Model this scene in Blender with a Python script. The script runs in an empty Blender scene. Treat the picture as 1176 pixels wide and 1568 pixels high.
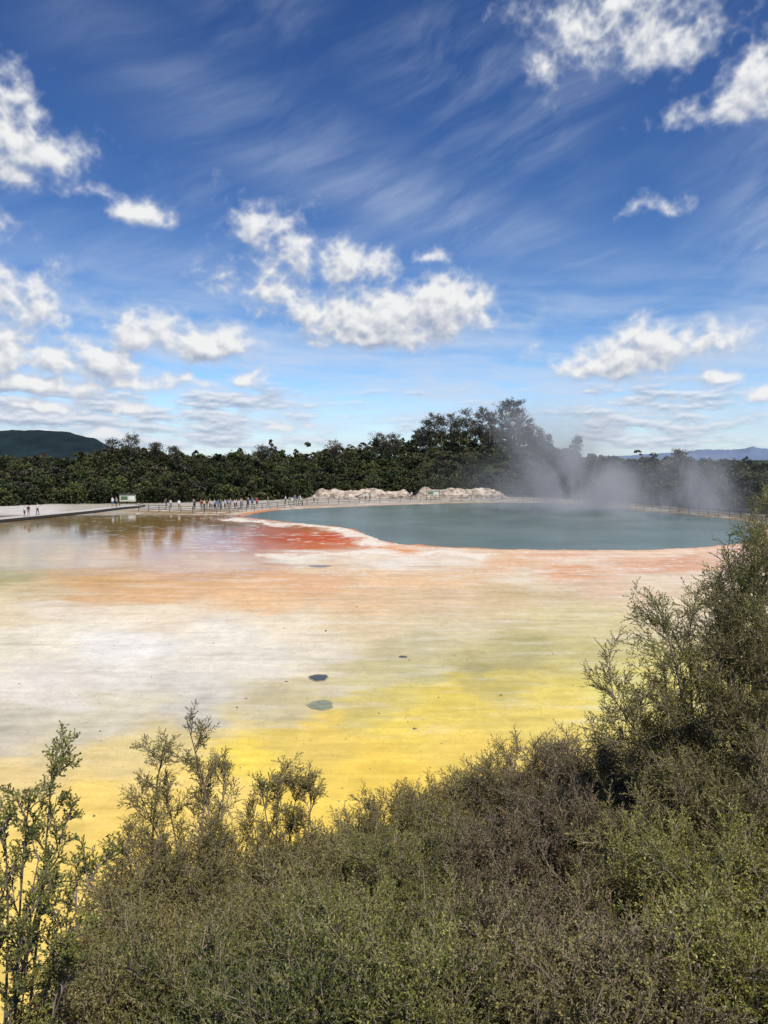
import bpy, math, random
import numpy as np
from mathutils import Vector, Matrix, Euler
random.seed(7); rng=np.random.default_rng(7)
scene=bpy.context.scene
# ---------------------------------------------------------------- camera / survey
H=9.0; F=1162.0; P=math.radians(4.1)
cd=bpy.data.cameras.new("camera"); cam=bpy.data.objects.new("camera",cd); scene.collection.objects.link(cam)
cd.sensor_fit='VERTICAL'; cd.sensor_height=36; cd.lens=36*F/1568; cd.clip_end=20000; cd.clip_start=0.05
cam.location=(0,0,H); cam.rotation_euler=(math.radians(90)-P,0,0); scene.camera=cam
cP,sP=math.cos(P),math.sin(P)
def ray(u,v):
    r=(u-588)/F; t=(784-v)/F
    return np.array([r, cP+t*sP, -sP+t*cP])
def G(u,v,z=0.0):
    d=ray(u,v); k=(z-H)/d[2]; return np.array([d[0]*k,d[1]*k,z])
def W(u,v,depth):
    d=ray(u,v); k=depth/d[1]; return np.array([d[0]*k,depth,H+d[2]*k])
def chart(x,y,z=0.0):
    zz=z-H; f=y*cP-zz*sP; t=y*sP+zz*cP
    f=np.maximum(f,0.3)
    return 588+F*x/f, 784-F*t/f
def s2l(c):
    c=np.asarray(c,float)/255.0
    return np.where(c<=0.04045,c/12.92,((c+0.055)/1.055)**2.4)
# ---------------------------------------------------------------- numpy noise
T=rng.random((256,256))
def vn(x,y,s=0):
    xi=np.floor(x).astype(int); yi=np.floor(y).astype(int); fx=x-xi; fy=y-yi
    fx=fx*fx*(3-2*fx); fy=fy*fy*(3-2*fy); xi=xi+s*37; yi=yi+s*91
    a=T[xi&255,yi&255]; b=T[(xi+1)&255,yi&255]; c=T[xi&255,(yi+1)&255]; d=T[(xi+1)&255,(yi+1)&255]
    return (a*(1-fx)+b*fx)*(1-fy)+(c*(1-fx)+d*fx)*fy
def fbm(x,y,o=4,s=0,g=0.5):
    t=0;a=1;n=0
    for i in range(o):
        t=t+a*vn(x*2**i,y*2**i,s+i); n+=a; a*=g
    return t/n
TA=rng.random((256,256))*2*math.pi; GX=np.cos(TA); GY=np.sin(TA)
def pn(x,y,s=0):
    xi=np.floor(x).astype(int); yi=np.floor(y).astype(int); fx=x-xi; fy=y-yi
    wx=fx**3*(fx*(fx*6-15)+10); wy=fy**3*(fy*(fy*6-15)+10); xi=xi+s*53; yi=yi+s*29
    def g(i,j):
        a=(xi+i)&255; b=(yi+j)&255; return GX[a,b]*(fx-i)+GY[a,b]*(fy-j)
    return ((g(0,0)*(1-wx)+g(1,0)*wx)*(1-wy)+(g(0,1)*(1-wx)+g(1,1)*wx)*wy)*1.4
def pf(x,y,o=6,s=0,g=.5,ab=False):
    t=0;a=1;n=0;c,d=.8,.6
    for i in range(o):
        q=pn(x,y,s+i); t=t+a*((np.abs(q)*2-.5) if ab else q); n+=a; a*=g
        x,y=(x*c-y*d)*2.03+5.1,(x*d+y*c)*2.03+1.7
    return t/n
def sm(a,b,x):
    t=np.clip((x-a)/(b-a),0,1); return t*t*(3-2*t)
# ---------------------------------------------------------------- material helpers
def newmat(name):
    m=bpy.data.materials.new(name); m.use_nodes=True; nt=m.node_tree
    return m,nt,nt.nodes,nt.links,nt.nodes["Principled BSDF"]
def simple(name,col,rough=0.7,var=0.15,scale=6.0,metal=0):
    m,nt,N,L,b=newmat(name)
    tc=N.new("ShaderNodeTexCoord"); n=N.new("ShaderNodeTexNoise"); n.inputs["Scale"].default_value=scale; n.inputs["Detail"].default_value=5
    L.new(tc.outputs["Object"],n.inputs["Vector"])
    r=N.new("ShaderNodeValToRGB"); c=np.array(col)
    r.color_ramp.elements[0].position=.3; r.color_ramp.elements[1].position=.7
    r.color_ramp.elements[0].color=(*(c*(1-var)),1); r.color_ramp.elements[1].color=(*np.minimum(c*(1+var),1),1)
    L.new(n.outputs["Fac"],r.inputs["Fac"]); L.new(r.outputs["Color"],b.inputs["Base Color"])
    b.inputs["Roughness"].default_value=rough; b.inputs["Metallic"].default_value=metal
    return m
def link(o,parent=None):
    scene.collection.objects.link(o)
    if parent: o.parent=parent
    return o
def empty(name,loc=(0,0,0)):
    e=bpy.data.objects.new(name,None); e.location=loc; e.empty_display_size=.2; return link(e)
def mesh_np(name,V,Fc,mats=[],smooth=False,mi=None):
    V=np.asarray(V,np.float32); Fc=np.asarray(Fc,np.int32); k=Fc.shape[1]
    me=bpy.data.meshes.new(name); me.vertices.add(len(V)); me.vertices.foreach_set("co",V.ravel())
    me.loops.add(Fc.size); me.loops.foreach_set("vertex_index",Fc.ravel())
    me.polygons.add(len(Fc)); me.polygons.foreach_set("loop_start",np.arange(len(Fc),dtype=np.int32)*k)
    me.polygons.foreach_set("use_smooth",np.full(len(Fc),smooth))
    for m in mats: me.materials.append(m)
    if mi is not None: me.polygons.foreach_set("material_index",np.asarray(mi,np.int32))
    me.update(calc_edges=True)
    return me
def setcol(me,name,C):
    a=me.attributes.new(name,'FLOAT_COLOR','POINT'); C=np.asarray(C,np.float32)
    if C.shape[1]==3: C=np.hstack([C,np.ones((len(C),1),np.float32)])
    a.data.foreach_set("color",C.ravel())
def setf(me,name,v):
    a=me.attributes.new(name,'FLOAT','POINT'); a.data.foreach_set("value",np.asarray(v,np.float32))
class MB:
    def __init__(s): s.v=[];s.f=[];s.m=[];s.n=0
    def add(s,V,Fq,m=0):
        V=np.asarray(V,float); Fq=np.asarray(Fq,int)
        s.v.append(V); s.f.append(Fq+s.n); s.m.append(np.full(len(Fq),m)); s.n+=len(V)
    def box(s,c,size,m=0,rz=0.0):
        h=np.array(size)/2
        V=np.array([[x,y,z] for x in(-1,1) for y in(-1,1) for z in(-1,1)],float)*h
        cz,sz=math.cos(rz),math.sin(rz)
        V=np.stack([V[:,0]*cz-V[:,1]*sz,V[:,0]*sz+V[:,1]*cz,V[:,2]],1)+np.array(c)
        s.add(V,[[0,1,3,2],[4,6,7,5],[0,4,5,1],[2,3,7,6],[0,2,6,4],[1,5,7,3]],m)
    def tube(s,pts,rad,n=4,m=0):
        pts=np.asarray(pts,float); rad=np.asarray(rad,float); k=len(pts)
        tg=np.gradient(pts,axis=0); tg/=np.linalg.norm(tg,axis=1,keepdims=True)+1e-9
        ref=np.array([0.3,0.9,0.1]); a=np.cross(tg,ref); a/=np.linalg.norm(a,axis=1,keepdims=True)+1e-9; b=np.cross(tg,a)
        an=np.arange(n)*2*math.pi/n
        V=pts[:,None,:]+rad[:,None,None]*(a[:,None,:]*np.cos(an)[None,:,None]+b[:,None,:]*np.sin(an)[None,:,None])
        q=[]
        for i in range(k-1):
            for j in range(n):
                q.append([i*n+j,i*n+(j+1)%n,(i+1)*n+(j+1)%n,(i+1)*n+j])
        s.add(V.reshape(-1,3),q,m)
    def build(s,name,mats,smooth=False):
        return mesh_np(name,np.vstack(s.v),np.vstack(s.f),mats,smooth,np.concatenate(s.m))

# ---------------------------------------------------------------- sun + sky
AZ=math.radians(150); EL=math.radians(57)
S=Vector((math.cos(EL)*math.sin(AZ),math.cos(EL)*math.cos(AZ),math.sin(EL)))
sd=bpy.data.lights.new("sun",'SUN'); sd.energy=4.6; sd.angle=math.radians(.5); sd.color=(1,.95,.87)
so=link(bpy.data.objects.new("sun",sd)); so.rotation_euler=S.to_track_quat('Z','Y').to_euler(); so.location=(20,-20,60)
w=bpy.data.worlds.new("World"); scene.world=w; w.use_nodes=True; nt=w.node_tree; N=nt.nodes; L=nt.links
N.clear()
def mk(N,L):
    def inp(sock,x):
        if isinstance(x,(int,float)): sock.default_value=x
        elif isinstance(x,(tuple,list)): sock.default_value=x
        else: L.new(x,sock)
    def M(op,a,b=0.0,c=0.0,clamp=False):
        n=N.new("ShaderNodeMath"); n.operation=op; n.use_clamp=clamp
        for i,x in enumerate((a,b,c)): inp(n.inputs[i],x)
        return n.outputs[0]
    def V(op,a,b=(0,0,0)):
        n=N.new("ShaderNodeVectorMath"); n.operation=op; inp(n.inputs[0],a); inp(n.inputs[1],b)
        return n.outputs["Value"] if op in('LENGTH','DOT_PRODUCT','DISTANCE') else n.outputs[0]
    def R(x,a,b,c=0.0,d=1.0,t='SMOOTHSTEP'):
        n=N.new("ShaderNodeMapRange"); n.interpolation_type=t
        for i,q in enumerate((x,a,b,c,d)): inp(n.inputs[i],q)
        return n.outputs[0]
    def NZ(vec,scale,det=6,rough=.55,dim='2D',dist=0.0):
        n=N.new("ShaderNodeTexNoise"); n.noise_dimensions=dim; L.new(vec,n.inputs["Vector"])
        n.inputs["Scale"].default_value=scale; n.inputs["Detail"].default_value=det; n.inputs["Roughness"].default_value=rough; n.inputs["Distortion"].default_value=dist
        return n.outputs["Fac"],n.outputs["Color"]
    def MX(f,a,b,bt='MIX'):
        n=N.new("ShaderNodeMix"); n.data_type='RGBA'; n.blend_type=bt
        inp(n.inputs[0],f); inp(n.inputs[6],a); inp(n.inputs[7],b); return n.outputs[2]
    return M,V,R,NZ,MX
M,V,R,NZ,MX=mk(N,L)
tc=N.new("ShaderNodeTexCoord"); sx=N.new("ShaderNodeSeparateXYZ")
L.new(tc.outputs["Generated"],sx.inputs[0])
sky=N.new("ShaderNodeTexSky"); sky.sky_type='NISHITA'; sky.sun_disc=False; sky.sun_elevation=EL; sky.sun_rotation=AZ
sky.altitude=300; sky.air_density=1.0; sky.dust_density=.35; sky.ozone_density=2.0
cr_=N.new("ShaderNodeValToRGB"); L.new(sx.outputs[2],cr_.inputs[0])
tint=[(0,(1.10,1.36,1.75)),(.07,(.93,1.22,1.62)),(.17,(.60,.88,1.24)),(.30,(.42,.66,1.04)),(.58,(.27,.48,.86)),(1,(.27,.48,.86))]
e=cr_.color_ramp.elements
for i,(p_,c_) in enumerate(tint):
    x=e[0] if i==0 else (e[1] if i==len(tint)-1 else e.new(p_))
for i,(p_,c_) in enumerate(tint):
    e[i].position=p_; e[i].color=tuple(q*.5 for q in c_)+(1,)
v2=N.new("ShaderNodeVectorMath"); v2.operation='MULTIPLY'; L.new(sky.outputs[0],v2.inputs[0]); L.new(cr_.outputs[0],v2.inputs[1])
sc2=N.new("ShaderNodeVectorMath"); sc2.operation='SCALE'; sc2.inputs["Scale"].default_value=2.0; L.new(v2.outputs[0],sc2.inputs[0])
bg=N.new("ShaderNodeBackground"); bg.inputs[1].default_value=.1; L.new(sc2.outputs[0],bg.inputs[0])
wo=N.new("ShaderNodeOutputWorld"); L.new(bg.outputs[0],wo.inputs[0])
# ---- cloud dome
def ae(u,v):
    d=ray(u,v); d=d/np.linalg.norm(d); return math.atan2(d[0],d[1]),math.asin(d[2])
blobs=[(12,195,44,50,.75),(62,232,54,24,.8),(22,268,30,22,.7),(165,297,30,9,.5),(215,325,34,15,.7),
(15,465,70,38,.8),(5,548,44,27,1.05),(80,548,44,27,1.05),(162,558,52,27,1.05),(60,594,100,13,.85),(30,520,60,16,.6),
(225,512,60,31,.95),(318,527,64,27,1.0),(195,592,56,13,.85),(375,579,30,11,.8),(270,585,50,9,.6),
(390,352,38,30,.5),(437,395,44,44,.5),(440,445,50,36,.5),(540,410,54,30,.85),(600,488,125,44,1.15),(687,460,56,32,1.05),(500,490,62,32,.85),(570,515,105,20,1),(655,390,22,11,.6),
(340,432,22,15,.38),(950,552,88,26,.95),(968,508,26,24,.85),(1085,522,60,24,1.0),(905,562,44,17,.9),(1020,532,54,20,.9),(1105,583,38,11,.9),(1168,600,22,11,.85),
(885,42,58,34,.55),(1000,50,76,44,.68),(838,92,24,28,.45),(945,5,90,30,.6),(1125,158,72,22,.66),(1172,120,46,30,.66),(1000,317,30,10,.38),
(422,656,22,7,.8),(476,656,16,6,.8),(205,630,34,9,.8),(150,668,30,8,.9),(60,625,60,8,.8),
(-250,300,140,60,1),(-420,500,200,60,1),(-200,560,120,26,1),(1450,330,120,50,1),(1600,560,200,40,1),(1350,590,90,18,1),(300,-250,160,60,.9),(900,-400,160,60,.9)]
azs=np.radians(np.concatenate([np.linspace(-85,-30,60),np.arange(-29.3,29.3,.07),np.linspace(30,85,60)]))
els=np.radians(np.concatenate([np.arange(-.6,38,.07),np.linspace(38.5,80,50)]))
A,E_=np.meshgrid(azs,els); a=A.ravel(); el=E_.ravel()
def cumfield(a,el,fine=True):
    wa=pf(a*17,el*17,3,3); wb=pf(a*17+9,el*17,3,7)
    aw=a+wa*.018; ew=el+wb*.013; m=np.full(a.shape,-2.0)
    for (u,v,ru,rv,wt) in blobs:
        ca,ce=ae(u,v); dx=(aw-ca)*F/(ru*1.35); dy=(ew-ce)*F/(rv*1.4)
        dy=np.where(dy<0,dy*1.35,dy)
        d=wt*(1-np.hypot(dx,dy)); m=np.maximum(m,d)+np.maximum(.25-np.abs(m-d),0)**2/1.0
    if fine: return m+pf(a*22,el*26,8,11,.55)*.80-pf(a*40,el*48,5,17,.5,True)*.30+.06
    return m+pf(a*22,el*26,4,11,.5)*.75-pf(a*40,el*48,2,17,.5,True)*.38+.06
D0=cumfield(a,el); Ds=cumfield(a,el,False); D1=cumfield(a+.005,el+.010,False); D2=cumfield(a+.002,el+.028,False)
al=sm(-.14,.52,D0)
lit=np.clip(.58+(Ds-D1)*.85+(Ds-D2)*.36+(D0-Ds)*.16-.10*sm(.5,1.3,Ds),0,1)  # sunlit tops and shaded undersides painted into the cloud colour
thin=(1-sm(.15,.7,D0))[:,None]
dark_=np.array([.37,.42,.53]); brt=np.array([.89,.89,.89])
ccol=dark_+(brt-dark_)*lit[:,None]; ccol=ccol*(1-.4*thin)+np.array([.48,.56,.70])*.4*thin
al=al*(.48+.50*sm(.12,.75,D0))
ca_,sa_=math.cos(math.radians(24)),math.sin(math.radians(24))
x_=a*ca_+el*sa_; y_=a*sa_-el*ca_
wq=pf(a*4,el*4,3,40)*.6
c1=pf(x_*4+wq,y_*22+wq*1.2,8,44,.62); c2=pf(a*4.2,el*6,3,50)
ci=sm(-.30,.70,c1)*sm(-.35,.40,c2+.05)*.24*sm(.68,.46,el)
u_,v_=588+F*np.tan(a),700-F*np.tan(np.clip(el,-.1,.9))
def bnd(cu,cv,ru,rv,sl=0,k=.4):
    return np.exp(-(((u_-cu)/ru)**2+((v_-cv-(u_-cu)*sl)/rv)**2))*k
mod=sm(-.60,.60,c1)
ci=np.maximum(ci,mod*np.maximum.reduce([bnd(600,310,320,60,.34,.42),bnd(1160,390,90,150,0,.42),bnd(400,200,280,50,.3,.26),bnd(250,430,260,60,0,.30),bnd(820,380,170,45,.35,.32),bnd(150,90,240,50,.25,.12)]))
c3=pf(a*6+wq*.5,el*38+a*2.5+wq,7,60,.55); ci2=sm(-.45,.50,c3)*sm(.0,.05,el)*sm(.28,.09,el)*.78
ca2=1-(1-ci)*(1-ci2)
l1=pf(a*16,el*75,7,70,.55); l2=pf(a*16,(el+.004)*75,7,70,.55); l3=pf(a*4,el*9,2,77)
wgt=sm(.004,.015,el)*sm(.115,.075,el)*np.interp(u_,[0,380,520,860,900,1070,1130],[1,.95,.6,.5,.9,.9,.6])
la=sm(-.20,.20,l1+l3*.25+ (wgt-.8)*.5)*wgt*.92
lc=np.array([.36,.43,.56])+(np.array([.80,.83,.89])-np.array([.36,.43,.56]))*np.clip(.48+(l1-l2)*2.0,0,1)[:,None]  # low cloud rows get painted light tops and shaded bases too
col=np.tile(np.array([.60,.69,.84]),(len(a),1)); ta_=ca2
def over(col,ta_,c2_,a2):
    o=a2+ta_*(1-a2); cc=(c2_*a2[:,None]+col*(ta_*(1-a2))[:,None])/np.maximum(o,1e-4)[:,None]; return cc,o
col,ta_=over(col,ta_,lc,la); col,ta_=over(col,ta_,ccol,al)
hz=(1-sm(-.02,.10,el))*.45
col,ta_=over(col,ta_,np.tile(np.array([.56,.64,.76]),(len(a),1)),hz*.7)
Rd=9000.0; Vd=np.stack([Rd*np.cos(el)*np.sin(a),Rd*np.cos(el)*np.cos(a),Rd*np.sin(el)],1)
na_=len(azs); ne=len(els); ii=np.arange(ne-1)[:,None]*na_; jj=np.arange(na_-1)[None,:]
q=np.stack([ii+jj,ii+na_+jj,ii+na_+jj+1,ii+jj+1],-1).reshape(-1,4)
keep=(ta_[q].max(1)>.004); q=q[keep]
used=np.unique(q); remap=np.zeros(len(a),int); remap[used]=np.arange(len(used)); q=remap[q]
ms=bpy.data.materials.new("cloud_vapour"); ms.use_nodes=True; Nm=ms.node_tree.nodes; Lm=ms.node_tree.links; Nm.clear()
at=Nm.new("ShaderNodeAttribute"); at.attribute_name="Col"; em=Nm.new("ShaderNodeEmission"); tr=Nm.new("ShaderNodeBsdfTransparent"); mx=Nm.new("ShaderNodeMixShader"); om=Nm.new("ShaderNodeOutputMaterial")
Lm.new(at.outputs["Color"],em.inputs[0]); Lm.new(at.outputs["Alpha"],mx.inputs[0]); Lm.new(tr.outputs[0],mx.inputs[1]); Lm.new(em.outputs[0],mx.inputs[2]); Lm.new(mx.outputs[0],om.inputs[0])
ms.cycles.emission_sampling='NONE'
me=mesh_np("sky_dome",Vd[used],q,[ms],True); setcol(me,"Col",np.hstack([col,ta_[:,None]])[used])
link(bpy.data.objects.new("sky_clouds",me))

# ---------------------------------------------------------------- pool outline (surveyed)
pool_px=[(372,790),(400,783),(450,779),(520,776),(600,773),(700,770),(800,769),(870,771),(950,779),(1050,788),(1120,795),(1165,805),(1170,818),(1140,832),(1085,839),(1000,842.5),(900,843.5),(800,842),(700,839),(620,834),(580,828),(562,818),(535,809),(480,803),(420,797),(385,794)]
pp=np.array([G(u,v)[:2] for u,v in pool_px])
def chaikin(p,k):
    for _ in range(k):
        a=p; b=np.roll(p,-1,0); p=np.empty((2*len(a),2)); p[0::2]=.75*a+.25*b; p[1::2]=.25*a+.75*b
    return p
pool=chaikin(pp,2)
def sdf(x,y,poly):
    d=np.full(x.shape,1e18); ins=np.zeros(x.shape,bool); n=len(poly)
    for i in range(n):
        ax,ay=poly[i]; bx,by=poly[(i+1)%n]; ex,ey=bx-ax,by-ay
        wx,wy=x-ax,y-ay; t=np.clip((wx*ex+wy*ey)/(ex*ex+ey*ey),0,1)
        d=np.minimum(d,(wx-ex*t)**2+(wy-ey*t)**2)
        c=((ay>y)!=(by>y)); 
        if ey!=0: ins^= c&(x<ex*(y-ay)/ey+ax)
    d=np.sqrt(d); return np.where(ins,-d,d)
# ---------------------------------------------------------------- forest profile
fr_u=[-400,0,60,250,450,520,620,760,850,950,1050,1130,1250,1600]
fr_v=[778,775,772,770,764,760,759,759,762,768,777,785,792,799]
tu=[-400,0,50,100,140,165,200,235,270,300,330,400,450,510,540,570,600,625,650,680,720,780,805,830,860,900,950,1050,1176,1600]
tv=[690,702,700,702,696,689,683,688,695,696,696,690,693,688,687,676,674,672,662,657,657,652,658,672,688,700,703,703,706,703]
def front_d(x,y):
    u=588+F*np.tan(np.clip(np.arctan2(x,np.maximum(y,1)),-1.2,1.2))
    v=np.interp(u,fr_u,fr_v); zz=-sP+(784-v)/F*cP
    return (-H/zz)*(cP+(784-v)/F*sP), u
def canopy(x,y):
    fd,u=front_d(x,y); t=y-fd
    Z=H+(701-np.interp(u,tu,tv))/F*(fd+45)
    hh=3.0+(Z-3.0)*sm(-8,50,t)**.9
    hh=np.where(t>60,3.0+(Z-3.0)-(t-60)*.07,hh)
    return hh,t
def slope_h(x,y):
    s=np.maximum(y,0)+np.abs(x)*.22
    s=s+ (vn(x*.35,y*.35,5)-.5)*1.0*(s>2)
    h=np.interp(s,[0,1.6,3,5,7,9,11,12.5],[7.4,6.9,5.6,3.9,2.4,1.2,.35,0])
    return np.where(y<0,7.4+0*h,h)
def height(x,y):
    h=slope_h(x,y)
    ch,t=canopy(x,y)
    g_=np.maximum(ch-5.0,0)*sm(0,12,t)
    g_=np.where(y>20,g_,0)
    g_=np.where(t>110,np.maximum(g_-(t-110)*.02,2.0),g_)
    u=588+F*x/np.maximum(y,1)
    far=sm(450,600,y)
    rough=(fbm(x/18,y/18,3,9)-.5)*6
    hl=(39+rough*.6)*np.exp(-((y-900)/170)**2)*np.interp(u,[-900,-300,0,60,110,150,185,230],[.5,.9,.97,1.0,.93,.72,.35,0])
    prof=np.interp(u,[820,960,1040,1075,1100,1130,1150,1165,1180,1300,1800],[0,.35,.7,.92,.88,.95,1.18,1.02,.9,1.0,.8])
    hr=(46+rough*1.2)*np.exp(-((y-3300)/500)**2)*prof
    return h+g_+far*(hl+hr)
# ---------------------------------------------------------------- terrain sheet
vv=[]; v=1560.0
while v>766: vv.append(v); v-= (0.62 if v<905 else min(1.9,0.62+(v-905)*.003))
def dist_of(v):
    zz=-sP+(784-v)/F*cP; return (-H/zz)*(cP+(784-v)/F*sP)
mid=[dist_of(v) for v in vv]
rr=np.concatenate([np.linspace(.3,mid[0]-.2,44),mid,np.geomspace(mid[-1]*1.012,900,110),np.geomspace(920,8900,60)])
ta=np.tan(np.radians(31)); us=np.linspace(-ta,ta,900)
dense=np.arctan(us); side=np.radians(np.linspace(31.6,180,90)); th=np.concatenate([-side[::-1],dense,side])
th=np.unique(th); th=th[:-1] if abs((th[-1]-th[0])-2*math.pi)<1e-6 else th
nr,nt_=len(rr),len(th)
TT,RR=np.meshgrid(th,rr); lim=math.radians(31)
sc=np.where(np.abs(TT)<lim,1/np.cos(TT),1/math.cos(lim))
X=RR*sc*np.sin(TT); Y=RR*sc*np.cos(TT)
xf,yf=X.ravel(),Y.ravel()
Z=height(xf,yf)
near=(yf>8)&(yf<200)&(np.abs(xf)<190)
sdv=np.full(len(xf),60.0); sdv[near]=sdf(xf[near]+(fbm(xf[near]*.5,yf[near]*.5,4,2)-.5)*1.6,yf[near]+(fbm(xf[near]*.5,yf[near]*.5,4,12)-.5)*2.0,pool)
Z=Z+np.where(sdv<0,np.maximum(sdv*.5,-.8),0)+np.where(sdv>0,.10*sm(0,.4,sdv)*(1-sm(1.2,3.5,sdv)),0)
cp=[(60,1400,254,216,112),(100,1250,252,214,116),(300,1210,247,212,116),(385,1155,254,220,95),(200,1160,231,204,138),(600,1180,251,211,95),(450,1250,253,214,97),(450,1400,253,216,100),(800,1300,242,206,96),(700,1130,243,208,102),(850,1090,236,208,110),(500,1120,236,202,102),(180,1300,253,214,108),(0,1320,253,214,112),(250,1240,249,212,112),
(0,1130,205,193,168),(150,1110,214,201,168),(300,1085,208,199,178),(420,1090,206,191,150),(-60,1250,248,214,122),(0,1190,234,204,136),(420,1130,234,202,104),(270,1130,226,202,136),
(60,1050,230,217,196),(200,1040,232,221,201),(400,1010,232,219,194),(350,970,240,227,201),(100,970,242,228,198),(200,995,242,233,214),(300,1045,224,214,193),(0,1000,234,219,188),(480,1000,230,215,184),(450,960,238,219,184),
(550,960,228,204,162),(700,960,220,202,160),(640,990,208,193,148),(800,1000,192,179,124),(725,1030,182,169,114),(900,1000,208,193,130),(950,1060,224,209,118),(850,1065,230,206,108),(560,1040,210,195,142),(480,1060,208,191,142),
(900,950,220,202,150),(1050,940,230,208,166),(850,912,218,194,150),(1000,905,228,200,160),(1150,960,218,203,148),(1100,1050,228,207,116),(1176,900,224,197,155),(620,1030,204,191,136),
(600,1080,222,200,114),(700,1070,232,205,102),(640,1110,240,209,98),(760,1050,210,190,108),(540,1085,214,192,112),
(0,930,228,206,164),(100,928,236,216,184),(250,938,238,217,183),(60,905,208,182,134),(150,903,220,176,126),(250,905,228,180,128),(400,915,234,190,138),(550,925,230,193,146),(700,925,226,194,150),(480,895,230,180,132),
(100,872,212,170,112),(30,865,196,166,108),(300,872,224,172,120),(400,890,230,178,128),(350,856,218,168,116),(250,850,218,168,112),(-30,890,178,166,115),(20,888,184,172,120),(180,885,216,170,112),
(500,872,226,192,150),(620,858,240,224,200),(700,858,236,215,186),(600,887,236,194,146),(700,887,234,194,146),(780,862,230,186,142),(880,876,228,174,130),(1000,868,228,174,134),(1060,860,220,168,130),(820,888,234,211,176),(1000,888,238,213,178),(900,855,234,203,170),(1100,850,228,190,160),(1100,885,236,210,176),(920,896,228,194,158),(780,905,214,186,136),
(460,852,236,222,194),(560,850,236,216,186),(600,842,230,160,112),(660,848,234,210,182),
(150,812,142,114,62),(230,800,144,114,60),(60,815,160,134,86),(300,822,190,136,74),(350,803,160,112,56),(450,826,192,92,50),(420,815,186,102,52),(510,824,200,90,48),(380,832,198,114,60),(500,808,184,132,84),(215,842,208,158,98),(60,840,194,158,100),(330,838,206,138,80),(460,838,206,114,66),(290,798,150,110,58),(540,832,212,122,78),(100,796,140,114,66),(440,808,170,98,52),
(40,780,215,205,190),(120,778,180,170,150),(250,775,180,170,150),(400,776,180,170,152),(560,766,180,168,150),(760,764,160,150,125),(1000,776,125,115,92),(1150,796,120,110,90),(1000,850,234,200,166)]
cp=np.array(cp,float); cl=s2l(cp[:,2:]); 
cl[:,2]*=1.10; cl[:,1]*=1.035; cl=cl/1.22
uu=np.zeros(len(xf)); vq=np.zeros(len(xf)); uu[near],vq[near]=chart(xf[near],yf[near])
C=np.zeros((len(xf),3)); wet=np.zeros(len(xf))
idx=np.where(near)[0]
xn,yn=xf[idx],yf[idx]; un,vn_=uu[idx],vq[idx]
ly=np.log(yn)
b=xn/yn
wu=(fbm(b*5,ly*14,6,20,.6)-.5)*150; wv_=(pf(b*5+9,ly*12,7,30,.6))*.5
dep=np.maximum(vn_-701,40)
uw=un+wu; vw=vn_+wv_*dep*.20
acc=np.zeros((len(idx),3)); ws=np.zeros(len(idx))
for i in range(len(cp)):
    sy=3.5+.075*max(cp[i,1]-705,20)
    r2=((uw-cp[i,0])/55)**2+((vw-cp[i,1])/sy)**2
    ww=1/(r2+.13)**2.2
    acc+=ww[:,None]*cl[i]; ws+=ww
c=acc/ws[:,None]
s1=fbm(b*12,ly*75,5,40); s2=fbm(xn*.9,yn*.5,4,44); s3=fbm(xn*3.1,yn*2.0,3,47)
c*= (1+ (s1-.5)*.34+(s2-.5)*.22+(s3-.5)*.14)[:,None]
tz=pf(b*30,ly*60,6,90,.6); tz2=sm(.06,.0,np.abs(tz))*sm(.42,.6,s1)
c=c*(1-.16*tz2[:,None])
dmp=sm(.05,.45,pf(b*7,ly*30,7,95,.62)); c=c*(1-dmp[:,None]*np.array([.13,.13,.15]))
lt_=sm(.0,.45,pf(b*8+4,ly*36,7,99,.62))*(vn_>850)*sm(1160,1080,vn_)
c=c*(1-lt_[:,None]*.35)+np.array([.72,.67,.57])*lt_[:,None]*.35
rid=1-np.abs(fbm(b*14+3,ly*46,4,50)*2-1)
cr=sm(.93,.99,rid)*(1-sm(14,45,sdv[idx]))*.6*sm(45,60,yn)
c=c*(1-cr[:,None])+np.array([.72,.67,.56])*cr[:,None]
sd_=sdv[idx]
farside=np.where((vn_<806)&(un>430),.25,1.0)
lip=(1-sm(.9,2.0+4.0*s2,sd_+(s3-.5)*1.6))*sm(.35,.8,sd_)*np.interp(un,[350,420,700,800,1000,1200],[.7,.7,.6,.5,.45,.4])*farside
c=c*(1-lip[:,None])+np.array([.72,.63,.49])*lip[:,None]
org=(1-sm(.7,2.3,sd_+ (s3-.5)*1.4))*np.interp(un,[350,600,760,900,1100],[.9,.9,.75,.5,.35])*farside
c=c*(1-org[:,None])+np.array([.50,.19,.075])*org[:,None]
pk=np.exp(-((un-860)/60)**2-((vn_-849)/3.5)**2)*.6*sm(.4,.6,s1)
c=c*(1-pk[:,None])+np.array([.56,.25,.15])*pk[:,None]
def seg(pts,wd):
    p=np.array([G(a,bb)[:2] for a,bb in pts]); d=np.full(len(xn),1e9)
    xx=xn+(fbm(xn*.35,yn*.25,4,60)-.5)*5; yy=yn+(fbm(xn*.35,yn*.25,4,66)-.5)*8
    for i in range(len(p)-1):
        e=p[i+1]-p[i]; t=np.clip(((xx-p[i][0])*e[0]+(yy-p[i][1])*e[1])/(e@e),0,1)
        d=np.minimum(d,np.hypot(xx-p[i][0]-e[0]*t,yy-p[i][1]-e[1]*t))
    return 1-sm(wd*.35,wd,d)
wt1=np.maximum(seg([(358,795),(380,798),(430,802),(480,807),(535,813),(562,822),(585,836)],2.0)*.9,seg([(405,848),(460,853),(520,848),(570,843),(640,848),(740,850)],1.7)*.75)
wt1=np.clip(wt1*(0.35+1.1*s3),0,1)
c=c*(1-wt1[:,None])+np.array([.76,.70,.58])*wt1[:,None]
vt=vn_+wv_*26+ (s1-.5)*20
wl=(1-sm(862,905,vt))*sm(786,790,vn_)*(1-sm(330,560,un+wu*.6))
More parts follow.
